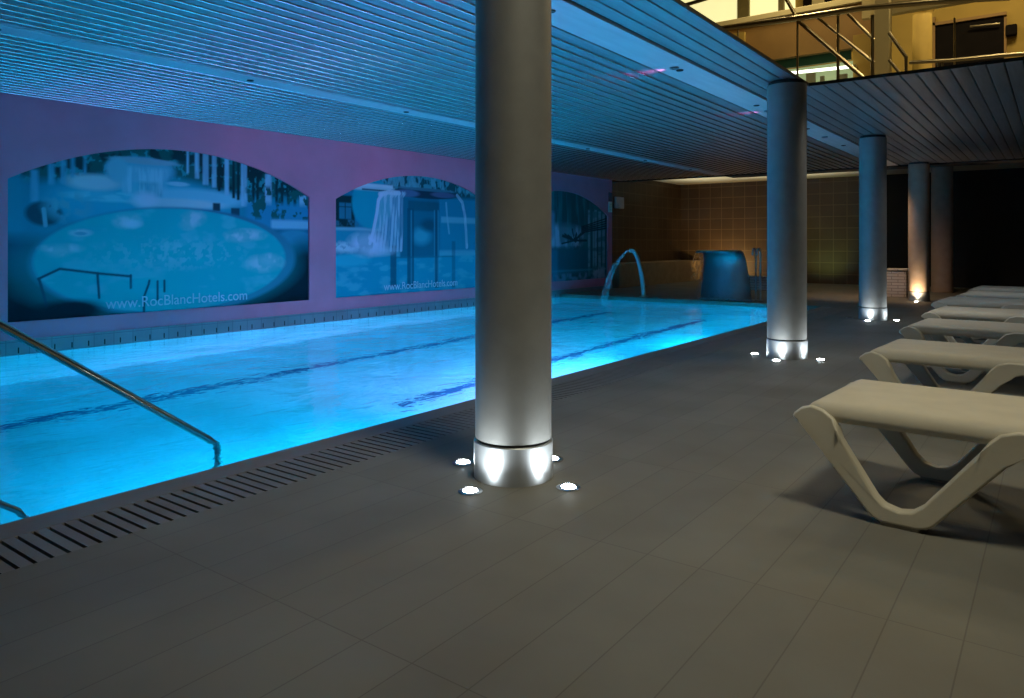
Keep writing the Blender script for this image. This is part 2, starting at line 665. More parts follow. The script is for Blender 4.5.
class Scan(Paint):
    """Paint with the positions measured on an enlarged view of the mural: sc pixels per photo pixel, origin (ox, oy)."""
    def setup(s, sc, ox, oy):
        s.sc, s.ox, s.oy = sc, ox, oy
        return s

    def q(s, cx, cy):
        return wall_point(s.ox + cx / s.sc, s.oy + cy / s.sc)[:2]

    def E(s, cx, cy, rx, ry, soft=.3):
        ya, yb, za, zb = s.q(cx - rx, cy)[0], s.q(cx + rx, cy)[0], s.q(cx, cy + ry)[1], s.q(cx, cy - ry)[1]
        return s.ell((ya + yb) / 2, (za + zb) / 2, (yb - ya) / 2, (zb - za) / 2, soft)

    def B(s, x0, y0, x1, y1, soft=.03):
        a, b = s.q(x0, y0), s.q(x1, y1)
        m = s.q((x0 + x1) / 2, y0)[1], s.q((x0 + x1) / 2, y1)[1]
        return s.rect(a[0], b[0], m[1], m[0], soft)

    def L(s, pts, w):
        m = 0
        for a, b in zip(pts, pts[1:]):
            m = np.maximum(m, s.seg(s.q(*a), s.q(*b), w))
        return m


TEAL, DEEP, NAVY, PALE, LILAC = (.004, .36, .40), (.005, .17, .24), (.003, .010, .018), (.20, .58, .62), (.50, .56, .60)
LEAF, NIGHT = (.006, .075, .075), (.003, .022, .028)


def paint_one(y, z):       # an oval hotel pool with a pavilion, trees and pillars behind
    p = Scan(y, z, (.01, .20, .28)).setup(2.79, 0, 80)
    top = p.B(-20, 120, 900, 300, .12)
    p.lay(top, LEAF)
    p.lay(top * p.n(7, 3, .48, .56), NIGHT)
    p.lay(top * p.n(16, 8, .56, .64) * .7, (.03, .30, .34))
    # pale water and terraces between the trees and the oval
    p.lay(p.E(390, 345, 260, 80, .35), (.02, .33, .45))
    p.lay(p.E(265, 285, 75, 22, .6) * .8, LILAC)
    p.lay(p.E(300, 325, 110, 14, .6) * (.4 + .6 * p.ns(6, 20, 4)), (.14, .52, .60))
    p.lay(p.E(540, 330, 150, 26, .5), (.16, .48, .60))
    p.lay(p.E(500, 345, 120, 14, .6) * .6, LILAC)
    # pavilion shedding water
    p.lay(p.E(395, 250, 95, 36, .25), (.10, .36, .48))
    p.lay(p.B(345, 245, 470, 318, .05) * (.3 + .7 * p.ns(26, 3, 6)), (.26, .52, .62))
    p.lay(p.B(385, 285, 455, 325, .04) * (.2 + .6 * p.ns(14, 4, 61)), (.03, .24, .34))
    p.lay(p.E(405, 226, 95, 9, .4), (.22, .34, .42))
    p.lay(p.E(330, 250, 30, 34, .5), (.16, .40, .50))
    p.lay(p.E(410, 335, 34, 22, .8) * .8, (.54, .58, .70))
    p.lay(p.E(500, 290, 30, 6, .5), (.26, .50, .60))
    # left trunks
    for x, y0, y1, w in ((100, 250, 340, 11), (147, 232, 292, 9), (181, 222, 290, 8), (206, 215, 272, 6), (240, 212, 262, 4)):
        p.lay(p.B(x - w, y0, x + w, y1, .03) * (.7 + .3 * p.ns(20, 3, 11)), (.07, .33, .46))
    # right trunks and dark glass between them
    p.lay(p.B(480, 150, 900, 268, .05) * p.ns(3, 9, 13, .45, .6) * .9, NIGHT)
    for x, y0, y1, w in ((527, 195, 260, 3), (553, 195, 275, 6), (577, 195, 292, 8), (601, 205, 300, 6), (636, 210, 322, 6), (684, 225, 352, 8), (752, 262, 385, 9), (848, 322, 392, 9)):
        p.lay(p.B(x - w, y0, x + w, y1, .022) * (.75 + .25 * p.ns(20, 4, 15)), (.22, .44, .58))
    for x, y0, y1 in ((615, 215, 310), (655, 225, 330), (668, 225, 335), (710, 240, 350), (722, 245, 355), (775, 280, 380), (790, 285, 384), (808, 300, 388), (826, 310, 390)):
        p.lay(p.B(x - 4, y0, x + 4, y1, .02), NIGHT)
    p.lay(p.B(690, 345, 870, 420, .08), (.02, .22, .36))
    p.lay(p.B(690, 300, 870, 388, .06) * p.n(12, 17, .5, .58), LEAF)
    p.lay(p.B(760, 392, 870, 416, .04), (.20, .42, .56))
    p.lay(p.B(765, 418, 870, 436, .05), (.01, .10, .18))
    p.lay(p.E(825, 440, 50, 22, .4), (.03, .22, .32))
    # chairs and a shrub at the rim
    p.lay(p.B(597, 343, 618, 366, .02), (.01, .04, .06))
    p.lay(p.B(648, 357, 672, 380, .02), (.01, .05, .08))
    # dark paving around the oval
    p.lay(p.B(-20, 262, 66, 420, .08), (.01, .22, .30))
    p.lay(p.E(125, 372, 52, 34, .3), (.005, .05, .075))
    p.lay(p.L(((125, 360), (130, 405)), .02), (.12, .36, .46))
    p.lay(p.E(190, 350, 60, 40, .8) * p.n(12, 19), (.08, .34, .42))
    p.lay(p.B(-20, 440, 160, 720, .15), (.004, .06, .10))
    p.lay(p.B(-20, 520, 900, 720, .3), NAVY)
    p.lay(p.E(850, 590, 75, 130, .5), NAVY)
    # the oval
    p.lay(p.E(455, 505, 372, 152, .05), (.03, .14, .22))
    p.lay(p.E(447, 502, 352, 145, .03), TEAL)
    p.lay(p.E(450, 520, 330, 120, .7) * .6, (.006, .44, .48))
    p.lay(p.E(447, 502, 352, 145, .03) * p.ns(4, 9, 9, .52, .72) * .4, (.12, .50, .58))
    p.lay(p.E(470, 485, 180, 40, .9) * p.n(22, 23, .5, .62) * .5, (.22, .54, .62))
    for cx, cy, rx, ry in ((358, 392, 34, 20), (372, 402, 26, 10), (545, 385, 28, 18), (525, 405, 20, 12), (690, 432, 46, 14), (665, 442, 25, 10), (740, 512, 44, 20), (755, 500, 26, 14), (175, 470, 50, 12), (165, 482, 30, 12), (228, 426, 28, 9)):
        p.lay(p.E(cx, cy, rx, ry, 1.0) * (.2 + .5 * p.n(9, 21)), (.46, .56, .66))
    p.lay(p.E(228, 428, 18, 5, .5) * .8, (.01, .28, .38))
    # rails in the foreground of the print
    D = (.004, .055, .085)
    for pts in (((110, 555), (170, 527), (280, 540), (368, 548)), ((112, 556), (125, 600), (135, 640)), ((275, 540), (280, 608)), ((368, 545), (368, 580)),
                ((405, 605), (418, 570), (420, 560)), ((405, 605), (405, 655)), ((443, 562), (443, 612)), ((462, 560), (462, 590))):
        p.lay(p.L(pts, .013), D)
    p.lay(p.E(195, 645, 95, 30, .6), NAVY)
    return p.c


def paint_two(y, z):       # a round fountain shedding water into a pool
    p = Scan(y, z, (.006, .20, .30)).setup(4.987, 330, 165)
    p.lay(p.B(-10, 30, 900, 150, .08), (.006, .06, .075))
    p.lay(p.B(-10, 30, 900, 135, .06) * p.n(11, 31, .48, .58), (.04, .24, .28))
    p.lay(p.B(240, 60, 760, 125, .05) * p.ns(16, 6, 32, .5, .6) * .7, (.10, .34, .40))
    # dark room with a window, left
    p.lay(p.B(20, 150, 130, 312, .03), NIGHT)
    p.lay(p.B(52, 188, 112, 268, .02), (.02, .15, .22))
    p.lay(p.B(48, 206, 114, 210, .015), NIGHT)
    p.lay(p.B(80, 188, 84, 268, .015), NIGHT)
    p.lay(p.B(20, 270, 190, 306, .03) * p.n(14, 34), (.03, .12, .17))
    p.lay(p.B(20, 312, 260, 328, .03), (.16, .40, .48))
    # big cone of the slide
    p.lay(p.E(215, 190, 100, 130, .12), (.004, .30, .38))
    p.lay(p.B(115, 108, 330, 128, .03), (.30, .54, .60))
    p.lay(p.B(150, 95, 320, 112, .02), (.40, .60, .66))
    p.lay(p.B(165, 122, 330, 130, .015), (.01, .08, .12))
    # far pool and near pool
    p.lay(p.B(560, 265, 900, 295, .03), (.10, .36, .46))
    p.lay(p.B(560, 295, 900, 420, .05), (.006, .22, .32))
    p.lay(p.B(20, 330, 200, 400, .05), (.01, .26, .36))
    p.lay(p.B(-10, 445, 900, 720, .05), (.004, .29, .40))
    p.lay(p.B(-10, 440, 900, 720, .05) * p.ns(5, 14, 33, .5, .7) * .35, (.10, .50, .58))
    p.lay(p.B(310, 425, 900, 452, .04) * .7, (.10, .40, .50))
    p.lay(p.E(110, 475, 90, 30, .5), (.02, .40, .50))
    # core of the fountain
    p.lay(p.B(355, 160, 550, 460, .05), (.004, .13, .20))
    p.lay(p.B(395, 180, 550, 230, .04), (.004, .08, .12))
    p.lay(p.E(460, 355, 45, 40, .9) * .8, (.04, .40, .50))
    p.lay(p.E(500, 300, 40, 30, .9) * .8, (.003, .05, .08))
    for x, w, y0 in ((322, 15, 400), (403, 12, 215), (420, 5, 215), (537, 10, 225), (622, 9, 380)):
        p.lay(p.B(x - w, y0, x + w, 612, .022) * (.8 if x < 620 else .5), (.003, .06, .10))
    for x in (411, 527, 545):
        p.lay(p.B(x - 3, 225, x + 3, 590, .02) * .6, (.05, .30, .40))
    p.lay(p.B(330, 455, 620, 462, .02) * .6, (.003, .10, .15))
    # disc on top
    p.lay(p.E(480, 142, 160, 26, .2), (.008, .03, .055))
    p.lay(p.E(390, 140, 60, 18, .4), (.06, .12, .22))
    p.lay(p.E(570, 150, 60, 14, .4), (.07, .09, .17))
    p.lay(p.E(480, 122, 150, 8, .4) * .7, (.05, .18, .24))
    # left water sheet, splash and the thin stream on the right
    for k in range(9):
        x0 = 262 + k * 13
        p.lay(p.L(((x0 + 14, 140), (x0 - 2, 160), (x0 - 10 + k, 220), (x0 - 26 + 3 * k, 330), (x0 - 38 + 4 * k, 425)), .026) * (.25 + .6 * p.ns(18, 3, 35 + k)), (.34, .56, .68))
    p.lay(p.L(((255, 145), (300, 135), (350, 140)), .035) * .8, (.44, .60, .70))
    p.lay(p.L(((262, 148), (248, 175), (240, 240), (222, 330), (205, 390)), .03) * .9, (.44, .60, .74))
    p.lay(p.L(((640, 152), (665, 185), (678, 250), (684, 330), (688, 410)), .03) * (.5 + .5 * p.ns(10, 6, 45)), (.38, .58, .70))
    p.lay(p.L(((585, 190), (590, 260), (600, 340)), .02) * .7, (.16, .42, .54))
    p.lay(p.E(190, 395, 80, 52, .9) * (.5 + .5 * p.n(10, 41)), (.50, .62, .76))
    p.lay(p.E(80, 410, 75, 26, .9) * p.n(13, 43), (.40, .60, .68))
    p.lay(p.E(250, 430, 70, 22, .9) * .7, (.40, .58, .70))
    return p.c


def paint_three(y, z):     # palms and pale stems by a waterfall
    p = Scan(y, z, (.004, .06, .07)).setup(6.35, 540, 180)
    p.lay(p.ns(5, 1.2, 51, .45, .7) * .6, (.006, .13, .14))
    p.lay(p.B(60, 70, 300, 280, .1) * p.ns(9, 1, 52, .55, .7) * .7, (.02, .20, .22))
    p.lay(p.B(40, 200, 100, 440, .1), (.16, .24, .36))
    p.lay(p.E(130, 360, 150, 80, .6) * (.3 + .7 * p.ns(6, 3, 53)), (.34, .44, .58))
    p.lay(p.B(50, 430, 330, 600, .08), (.005, .085, .11))
    p.lay(p.B(50, 440, 120, 680, .1), (.006, .17, .25))
    p.lay(p.B(50, 570, 340, 582, .03) * .6, (.04, .24, .32))
    p.lay(p.B(60, 590, 430, 640, .05) * p.n(8, 55), (.12, .18, .26))
    for k in range(18):
        a = k * .35
        p.lay(p.L(((225, 385), (225 + 80 * math.cos(a), 385 - 55 * abs(math.sin(a)) + 20 * math.sin(2.3 * k))), .016), (.002, .025, .03))
    p.lay(p.E(225, 390, 45, 45, .6) * p.n(10, 58), NIGHT)
    for x, y0, y1, w in ((318, 190, 610, 7), (345, 200, 630, 4), (360, 190, 630, 8), (385, 200, 640, 9), (410, 215, 640, 8)):
        p.lay(p.B(x - w, y0, x + w, y1, .03) * (.35 + .65 * p.ns(3, 9, 57)), (.15, .28, .33))
    for k in range(5):
        p.lay(p.L(((270, 298 + 9 * k), (440, 240 + 16 * k)), .014), (.002, .015, .02))
    p.lay(p.E(385, 590, 45, 35, .7) * p.n(10, 59), (.26, .32, .40))
    return p.c


MUR = []
for k, ((a, b), fn) in enumerate(zip(ARCH, (paint_one, paint_two, paint_three))):
    nu, nv = 400, 190
    Y = np.linspace(a, b, nu + 1)
    V = np.linspace(0, 1, nv + 1)
    top = np.array([arch_z(t, a, b) for t in Y])
    YY = np.repeat(Y[:, None], nv + 1, 1)
    ZZ = ZB + V[None, :] * (top[:, None] - ZB)
    co = np.stack([np.full_like(YY, WX - .025), YY, ZZ], -1).reshape(-1, 3)
    colr = np.clip(fn(YY, ZZ), 0, 1).reshape(-1, 3)
    idx = np.arange((nu + 1) * (nv + 1)).reshape(nu + 1, nv + 1)
    fc = np.stack([idx[:-1, :-1], idx[1:, :-1], idx[1:, 1:], idx[:-1, 1:]], -1).reshape(-1, 4)
    me = bpy.data.meshes.new('mural')
    me.from_pydata(co.tolist(), [], fc.tolist())
    at_ = me.color_attributes.new('print', 'FLOAT_COLOR', 'POINT')
    at_.data.foreach_set('color', np.concatenate([colr, np.ones((len(colr), 1))], 1).astype(np.float32).ravel())
    me.materials.append(print_material('mural_print'))
    o = bpy.data.objects.new('mural', me)
    COL.objects.link(o)
    tag(o, ('large arched photo mural of an oval blue pool with trees behind',
            'arched photo mural of a round fountain pouring water, beside the oval pool mural',
            'dark arched photo mural of palms and pale stems at the far end of the wall')[k], 'mural', 'arched photo murals on the pool wall')
    MUR.append(o)


def lettering(parent, txt, y0, y1, z, size, name='lettering'):
    c = bpy.data.curves.new(name, 'FONT')
    c.body = txt
    c.size = size
    c.extrude = .001
    o = bpy.data.objects.new(name, c)
    COL.objects.link(o)
    bpy.context.view_layer.update()
    wd = o.dimensions.x
    me = bpy.data.meshes.new_from_object(o)
    COL.objects.unlink(o)
    bpy.data.objects.remove(o)
    t = bpy.data.objects.new(name, me)
    COL.objects.link(t)
    k = (y1 - y0) / wd
    t.matrix_world = Matrix(((0, 0, 1, WX - .021), (k, 0, 0, y0), (0, 1, 0, z), (0, 0, 0, 1)))
    me.materials.append(M['letter'])
    t.parent = parent
    t['label'] = 'pale web address lettering'
    return t


lettering(MUR[0], 'www.RocBlancHotels.com', 3.73, 5.42, .315, .165)
lettering(MUR[1], 'www.RocBlancHotels.com', 7.73, 9.40, .31, .16)

# ------------------------------------------------------------------ slatted ceiling
PITCH = .1235


def slat(bm, x0, x1, y0, y1, bead=True):
    """One shallow channel-shaped metal slat."""
    w = x1 - x0
    prof = [(x0, CZ + .022), (x0, CZ + .004), (x0 + .003, CZ)]
    prof += [(x1 - .020, CZ)] + [(x1 - .010 - .010 * math.cos(PI * k / 6), CZ - .009 * math.sin(PI * k / 6)) for k in range(1, 6)] + [(x1, CZ + .002), (x1, CZ + .022)]
    if not bead:
        prof = [(x0, CZ + .022), (x0, CZ + .006), (x0 + .004, CZ + .001), (x0 + .010, CZ), (x1 - .010, CZ), (x1 - .004, CZ + .001), (x1, CZ + .006), (x1, CZ + .022)]
    A = [bm.verts.new((x, y0, z)) for x, z in prof]
    B = [bm.verts.new((x, y1, z)) for x, z in prof]
    for i in range(len(prof) - 1):
        bm.faces.new((A[i], B[i], B[i + 1], A[i + 1])).material_index = 1 if bead and 3 <= i <= 8 else 0
    bm.faces.new(A)
    bm.faces.new(list(reversed(B)))


STRIPS = ((-2.66, -2.34), (-5.78, -5.56))
bm = BM()
x = VX
while x > WX + .02:
    a = max(x - PITCH + .014, WX)
    if not any(a < s1 - .012 and x > s0 + .012 for s0, s1 in STRIPS):
        slat(bm, a + (0 if x < -2.7 else -.006), x, YF, RY, x < -2.7)
    else:
        for s0, s1 in STRIPS:          # trim the slats that meet a strip
            if a < s1 < x - .03:
                slat(bm, s1 + .012, x, YF, RY, False)
            if a + .03 < s0 < x:
                slat(bm, a, s0 - .012, YF, RY, False)
    x -= PITCH
x = VX
while x < XR:
    slat(bm, x, min(x + PITCH - .009, XR), VY, RY, False)
    x += PITCH
bm2 = bm
struct('ceiling', bm2, None, 'slatted metal ceiling over the pool hall', 'ceiling', angle=40, mats=[M['slat'], M['bead']])
bm = BM()
box(bm, WX - .06, VX, YF, RY, CZ + .0225, CZ + .028)
box(bm, VX, XR, VY, RY, CZ + .0225, CZ + .028)
struct('ceiling_backing', bm, M['dark'], smooth=False)  # added dark sheet for the unlit void showing between the slats
for i, (s0, s1) in enumerate(STRIPS):
    bm = BM()
    n = 6
    for k in range(n):
        ya = YF + (RY - YF) * k / n
        yb = YF + (RY - YF) * (k + 1) / n - .006
        box(bm, s0, s1, ya, yb, CZ - .004, CZ + .02)
    o = struct('ceiling_panel', bm, M['strip'], ('wide smooth pale strip in the slatted ceiling near the columns', 'narrow smooth strip in the slatted ceiling near the mural wall')[i], 'ceiling strip', bevel=.003)
    for k in range(-2, 8):
        yy = 1.67 + 1.92 * k + (.25 if i else .2)
        if yy < YF or yy > RY - .3:
            continue
        bm = BM()
        lathe(bm, [(.006, -.006), (.026, -.006), (.03, -.002), (.03, .004)], 20, ((s0 + s1) / 2, yy, CZ - .006))
        obj('socket', bm, M['joint'], o)
bm = BM()
box(bm, -9.0, XR, RY, RY + .12, CZ - .02, 2.75)
struct('trim_2', bm, M['black'], 'dark beam closing the end of the slatted ceiling', 'beam', smooth=False)
bm = BM()
box(bm, VX - .004, VX + .006, YF, VY + .02, CZ - .001, CZ + .024)
box(bm, VX, XR, VY - .006, VY + .004, CZ - .001, CZ + .024)
struct('trim_3', bm, M['joint'], 'metal edge trim around the ceiling opening', 'trim', smooth=False)

# ------------------------------------------------------------------ far recess, dark walls
bm = BM()
box(bm, -8.75, -8.6, 14.69, BY, -.1, 2.8)
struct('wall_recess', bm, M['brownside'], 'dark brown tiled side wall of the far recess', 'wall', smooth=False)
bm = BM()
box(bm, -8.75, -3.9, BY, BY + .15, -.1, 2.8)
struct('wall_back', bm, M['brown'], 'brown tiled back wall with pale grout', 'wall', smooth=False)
bm = BM()
box(bm, -3.9, XR, BY, BY + .15, -.1, 2.8)
struct('wall_back_right', bm, M['black'], smooth=False)  # shade painted in: unlit end of the back wall made black
bm = BM()
box(bm, -9.0, XR, RY + .12, BY, 2.67, 2.8)
struct('ceiling_recess', bm, M['soffit'], 'pale plaster soffit over the far recess', 'ceiling', smooth=False)
bm = BM()
box(bm, XR, XR + .15, YF, BY, -.1, 7.0)
struct('wall_right', bm, M['black'], smooth=False)
bm = BM()
box(bm, -9.0, XR, YF - .15, YF, -.1, 7.0)
struct('wall_front', bm, M['black'], smooth=False)
bm = BM()
box(bm, -8.6, -7.98, 14.9, BY, 0, .55)
struct('bench', bm, M['bench'], 'low plastered bench wall at the foot of the recess', 'bench', bevel=.02)

bm = BM()
px0 = at(889, 297, 15.55)
box(bm, -2.62, -2.28, 15.5, 15.85, 0, .5)
box(bm, -2.64, -2.26, 15.48, 15.87, .5, .535)
o = obj('brick_pier', bm, M['pier'], smooth=False, bevel=.006)
tag(o, 'low pale brick pier standing in front of the dark back wall', 'pier')
bm = BM()
box(bm, -5.75, -4.72, 16.0, 16.3, 0, .26)
box(bm, -5.77, -4.70, 15.98, 16.32, .26, .30)
o = obj('low_brick_wall', bm, M['pier'], smooth=False, bevel=.006)
tag(o, 'low pale brick wall behind the slim steel posts', 'low wall')

# ------------------------------------------------------------------ columns with uplights
R = .165


def make_column(loc, label, shaft, sleeve, group):
    t = thing('column', label, 'column', loc, 0, group)
    obj('shaft', lathe(BM(), [(R, .17), (R, CZ - .035)], 64), shaft, t)
    bm = lathe(BM(), [(R - .012, CZ - .035), (R - .012, CZ - .005)], 64)
    obj('neck', bm, M['joint'], t)
    obj('joint_ring', lathe(BM(), [(R - .006, .158), (R - .006, .172)], 64), M['joint'], t)
    obj('base_sleeve', lathe(BM(), [(R + .006, 0), (R + .006, .155), (R + .003, .159)], 64), sleeve, t)
    return t


COLS = ((-1.90, 2.585), (-1.93, 6.71), (-1.975, 10.73), (-1.97, 14.72))
G = 'round columns along the pool edge'
c0 = make_column((*COLS[0], 0), 'nearest tall round grey column with four glowing lights at its steel base', M['column'], M['steel'], G)
dup(c0, (*COLS[1], 0), 'second grey round column, topped at the corner of the ceiling opening', G)
dup(c0, (*COLS[2], 0), 'third grey round column, behind the row of loungers', G)
make_column((*COLS[3], 0), 'far round column washed by a warm light at its foot', M['conc'], M['steel'], G)
t = thing('brown_column', 'unlit brown round column far back beside the warm-lit column', 'column', (-1.94, 17.7, 0))
obj('shaft', lathe(BM(), [(.20, 0), (.20, 2.66)], 48), M['conc'], t)


def make_uplight(loc, label, lens, group):
    t = thing('deck_uplight', label, 'uplight', loc, 0, group)
    obj('bezel', lathe(BM(), [(.030, .001), (.048, .001), (.050, .003), (.046, .005), (.033, .006), (.030, .004)], 36, cap=False), M['bezel'], t)
    obj('lens', lathe(BM(), [(.030, .001), (.030, .005), (.024, .010), (.012, .013), (.002, .014)], 28), lens, t)
    return t


u0 = None
POS = ('on the mural side', 'on the near side', 'on the far side', 'on the lounger side')
NAMES = ('nearest column', 'second column', 'third column')
for ci, (cx_, cy_) in enumerate(COLS[:3]):
    for pi, (dx, dy) in enumerate(((-.285, 0), (-.01, -.28), (.01, .29), (.285, -.005))):
        lab = 'small round white deck light %s of the %s' % (POS[pi], NAMES[ci])
        loc = (cx_ + dx, cy_ + dy, 0)
        if ci == 2 and pi == 0:
            make_uplight(loc, 'small unlit deck light on the mural side of the third column', M['dead'], None)
            continue
        if u0 is None:
            u0 = make_uplight(loc, lab, M['glow'], 'white deck lights around the columns')
        else:
            dup(u0, loc, lab, 'white deck lights around the columns')
        lamp('uplight_beam', 'SPOT', (loc[0], loc[1], .02), 5.4 if ci else 5.8, (.86, .95, 1), .012, aim=(cx_ + dx * 1 - dx * 3.2, cy_ + dy - dy * 3.2, 2.0),
             spot_size=math.radians(118), spot_blend=.75)
loc = (COLS[3][0], COLS[3][1] - .30, 0)
make_uplight(loc, 'small warm deck light in front of the far column', M['warmglow'], None)
lamp('warm_beam', 'SPOT', (loc[0], loc[1], .02), 34, (1, .72, .44), .012, aim=(COLS[3][0], COLS[3][1] + .4, 2.0), spot_size=math.radians(110), spot_blend=.8)

# ------------------------------------------------------------------ sun loungers
LEGP = [(-.822, .338), (-.815, .354), (-.790, .376), (-.755, .386), (-.710, .376), (-.670, .350), (-.652, .318), (-.638, .278), (-.520, .096),
        (-.495, .072), (-.446, .060), (-.405, .068), (-.372, .094), (-.210, .300), (-.180, .345), (-.15, .374), (-.10, .388), (.10, .388), (.10, .335),
        (-.02, .335), (-.07, .322), (-.13, .272), (-.335, .034), (-.358, .018), (-.390, .010), (-.505, .010), (-.530, .020), (-.550, .036), (-.778, .310), (-.80, .326)]


def ring_profile():
    return [(0, .070), (0, .045), (.006, .026), (.018, .012), (.04, .003), (.08, 0)]


def slab(bm, x0, x1, y0, y1, ztop, thick=.022):
    pr = ring_profile()
    us = [(x0 + o, d) for o, d in pr] + [(x0 + (x1 - x0) * k / 6, 0) for k in range(1, 6)] + [(x1 - o, d) for o, d in reversed(pr)]
    vs = [(y0 + o, d) for o, d in pr] + [(y0 + (y1 - y0) * k / 4, 0) for k in range(1, 4)] + [(y1 - o, d) for o, d in reversed(pr)]
    g = [[bm.verts.new((x, y, ztop - max(dx, dy))) for y, dy in vs] for x, dx in us]
    for i in range(len(us) - 1):
        for j in range(len(vs) - 1):
            try:
                bm.faces.new((g[i][j], g[i + 1][j], g[i + 1][j + 1], g[i][j + 1]))
            except ValueError:
                pass
    bmesh.ops.remove_doubles(bm, verts=bm.verts, dist=1e-5)
    return bm


def leg_mesh(flip, y0, y1):
    P = [(x, z) for x, z in LEGP]
    if flip:
        P = [(1.16 - x, z) for x, z in P]
    bm = prism(BM(), P, 1, y0, y1)
    bmesh.ops.bisect_plane(bm, geom=bm.verts[:] + bm.edges[:] + bm.faces[:], plane_co=(0, 0, .31), plane_no=(0, 0, 1))
    ym = .36
    for v in bm.verts:                       # the shoulders lean in over the edge of the sling
        outer = abs(v.co.y - (y0 if y0 < ym else y1)) < 1e-5
        if outer and v.co.z > .31:
            v.co.y += (1 if y0 < ym else -1) * (v.co.z - .31) * .42
    return bm


def make_lounger(label, group):
    t = thing('sun_lounger', label, 'sun lounger', (0, 0, 0), 0, group)
    s = obj('seat', slab(BM(), -.775, .80, .035, .685, .405), M['mesh'], t, angle=60)
    md = s.modifiers.new('thickness', 'SOLIDIFY')
    md.thickness = .018
    md.offset = -1
    b = obj('backrest', slab(BM(), .812, 1.90, .035, .685, .405), M['mesh'], t, angle=60)
    md = b.modifiers.new('thickness', 'SOLIDIFY')
    md.thickness = .018
    md.offset = -1
    for (y0, y1) in ((0, .055), (.665, .72)):
        for fl in (False, True):
            g = obj('leg', leg_mesh(fl, y0, y1), M['plastic'], t, bevel=.010, seg=3)
            xc = -.445 if not fl else 1.605
            obj('foot_pad', box(BM(), xc - .062, xc + .062, y0 + .004, y1 - .004, 0, .016), M['pad'], g, bevel=.004)
        obj('side_rail', box(BM(), .095, 1.065, y0 + .006, y1 - .004, .338, .386), M['plastic'], t, bevel=.012, seg=3)
    for xx in (-.62, .1, .9, 1.7):
        obj('cross_bar', box(BM(), xx, xx + .05, .05, .67, .345, .375), M['plastic'], t, bevel=.008)
    return t


LG = 'cream sun loungers in a row on the deck'
SPOTS = ((-.005, 2.865, -.06, 'nearest cream plastic sun lounger, its whole front V leg in view'),
         (-.105, 4.54, -.06, 'cream sun lounger standing second from the viewer, behind the nearest one'),
         (-.145, 6.12, -.06, 'cream sun lounger third in the row, level with the second column'),
         (-.185, 7.55, -.06, 'cream sun lounger fourth in the row, close behind the third'),
         (-.29, 9.05, -.06, 'cream sun lounger fifth in the row, its tip sticking out furthest towards the columns'),
         (-.20, 10.35, -.06, 'cream sun lounger sixth in the row, level with the third column'),
         (-.19, 11.9, -.06, 'farthest cream sun lounger in the row, before the dark wall'))
l0 = None
for x, y, rz, lab in SPOTS:
    if l0 is None:
        l0 = make_lounger(lab, LG)
        l0.location = (x, y, 0)
        l0.rotation_euler = (0, 0, rz)
    else:
        dup(l0, (x, y, 0), lab, LG, rz)

# ------------------------------------------------------------------ pool handrails, ladder posts
t = thing('pool_handrail', 'long steel handrail slanting down into the water by the near pool edge', 'handrail', (-3.64, 2.235, 0))
P = [(0, .03, -.70), (0, .03, -.40), (0, .025, -.12), (0, -.01, -.055), (0, -.08, .0), (0, -.35, .195), (0, -1.013, .672), (0, -1.75, 1.20), (0, -2.05, 1.38), (0, -2.5, 1.40)]
obj('rail', tube(BM(), arc_pts(P, 6), .0195, 20), M['chrome'], t)
t = thing('pool_handrail', 'short dark steel rail end dipping into the water at the corner of the deck', 'handrail', (-3.25, 1.185, 0))
P = [(0, .03, -.40), (0, .03, -.16), (0, .0, -.055), (0, -.09, .022), (0, -.60, .40), (0, -1.30, .92), (0, -1.6, 1.05), (0, -2.0, 1.06)]
obj('rail', tube(BM(), arc_pts(P, 6), .012, 16), M['chrome'], t)

t = thing('steel_post', 'pair of slim steel posts with curled tops behind the blue waterfall', 'posts', (-4.30, 13.2, 0))
for dx in (-.035, .045):
    P = [(dx, 0, 0), (dx, 0, .5), (dx, 0, .80), (dx, -.02, .88), (dx, -.09, .92), (dx, -.16, .88), (dx, -.17, .80)]
    obj('post', tube(BM(), arc_pts(P, 6), .016, 12), M['steel'], t)
    obj('flange', lathe(BM(), [(.04, 0), (.04, .008), (.02, .014)], 20, (dx, 0, 0)), M['steel'], t)

# ------------------------------------------------------------------ fountains at the far edge
t = thing('waterfall_spout', 'wide steel waterfall blade pouring a glittering sheet into the pool', 'waterfall spout', (-4.78, 12.72, 0))
# back plate rising from the deck, curling over towards the pool
prof = [(.20, 0), (.20, .25), (.185, .5), (.15, .70), (.08, .83), (-.04, .885), (-.20, .895), (-.30, .875)]
prof = [(p.x, p.y) for p in arc_pts([(a, b, 0) for a, b in prof], 5)]
bm = BM()
W0, W1 = .47, .36
A, B, C, D = [], [], [], []
for i, (yy, zz) in enumerate(prof):
    w = W0 + (W1 - W0) * min(zz / .885, 1)
    A.append(bm.verts.new((-w, yy, zz)))
    B.append(bm.verts.new((w, yy, zz)))
for i in range(len(prof) - 1):
    bm.faces.new((A[i], B[i], B[i + 1], A[i + 1]))
o = obj('blade', bm, M['blade'], t, angle=60)
md = o.modifiers.new('thickness', 'SOLIDIFY')
md.thickness = .03
bm = BM()
box(bm, -.5, .5, .14, .27, 0, .03)
obj('base_plate', bm, M['steel'], t, bevel=.006)
bm = BM()
rows = []
for k in range(17):
    s = k / 16
    yy = -.30 - .34 * math.sqrt(s)
    zz = .87 - .95 * s
    rows.append([bm.verts.new((-.36 + .72 * j / 24, yy + .012 * math.sin(j * 2.1 + k * .5), zz)) for j in range(25)])
for a, b in zip(rows, rows[1:]):
    for j in range(24):
        bm.faces.new((a[j], a[j + 1], b[j + 1], b[j]))
o = obj('water_sheet', bm, M['curtain'], t, angle=80)
o['label'] = 'falling sheet of clear water'

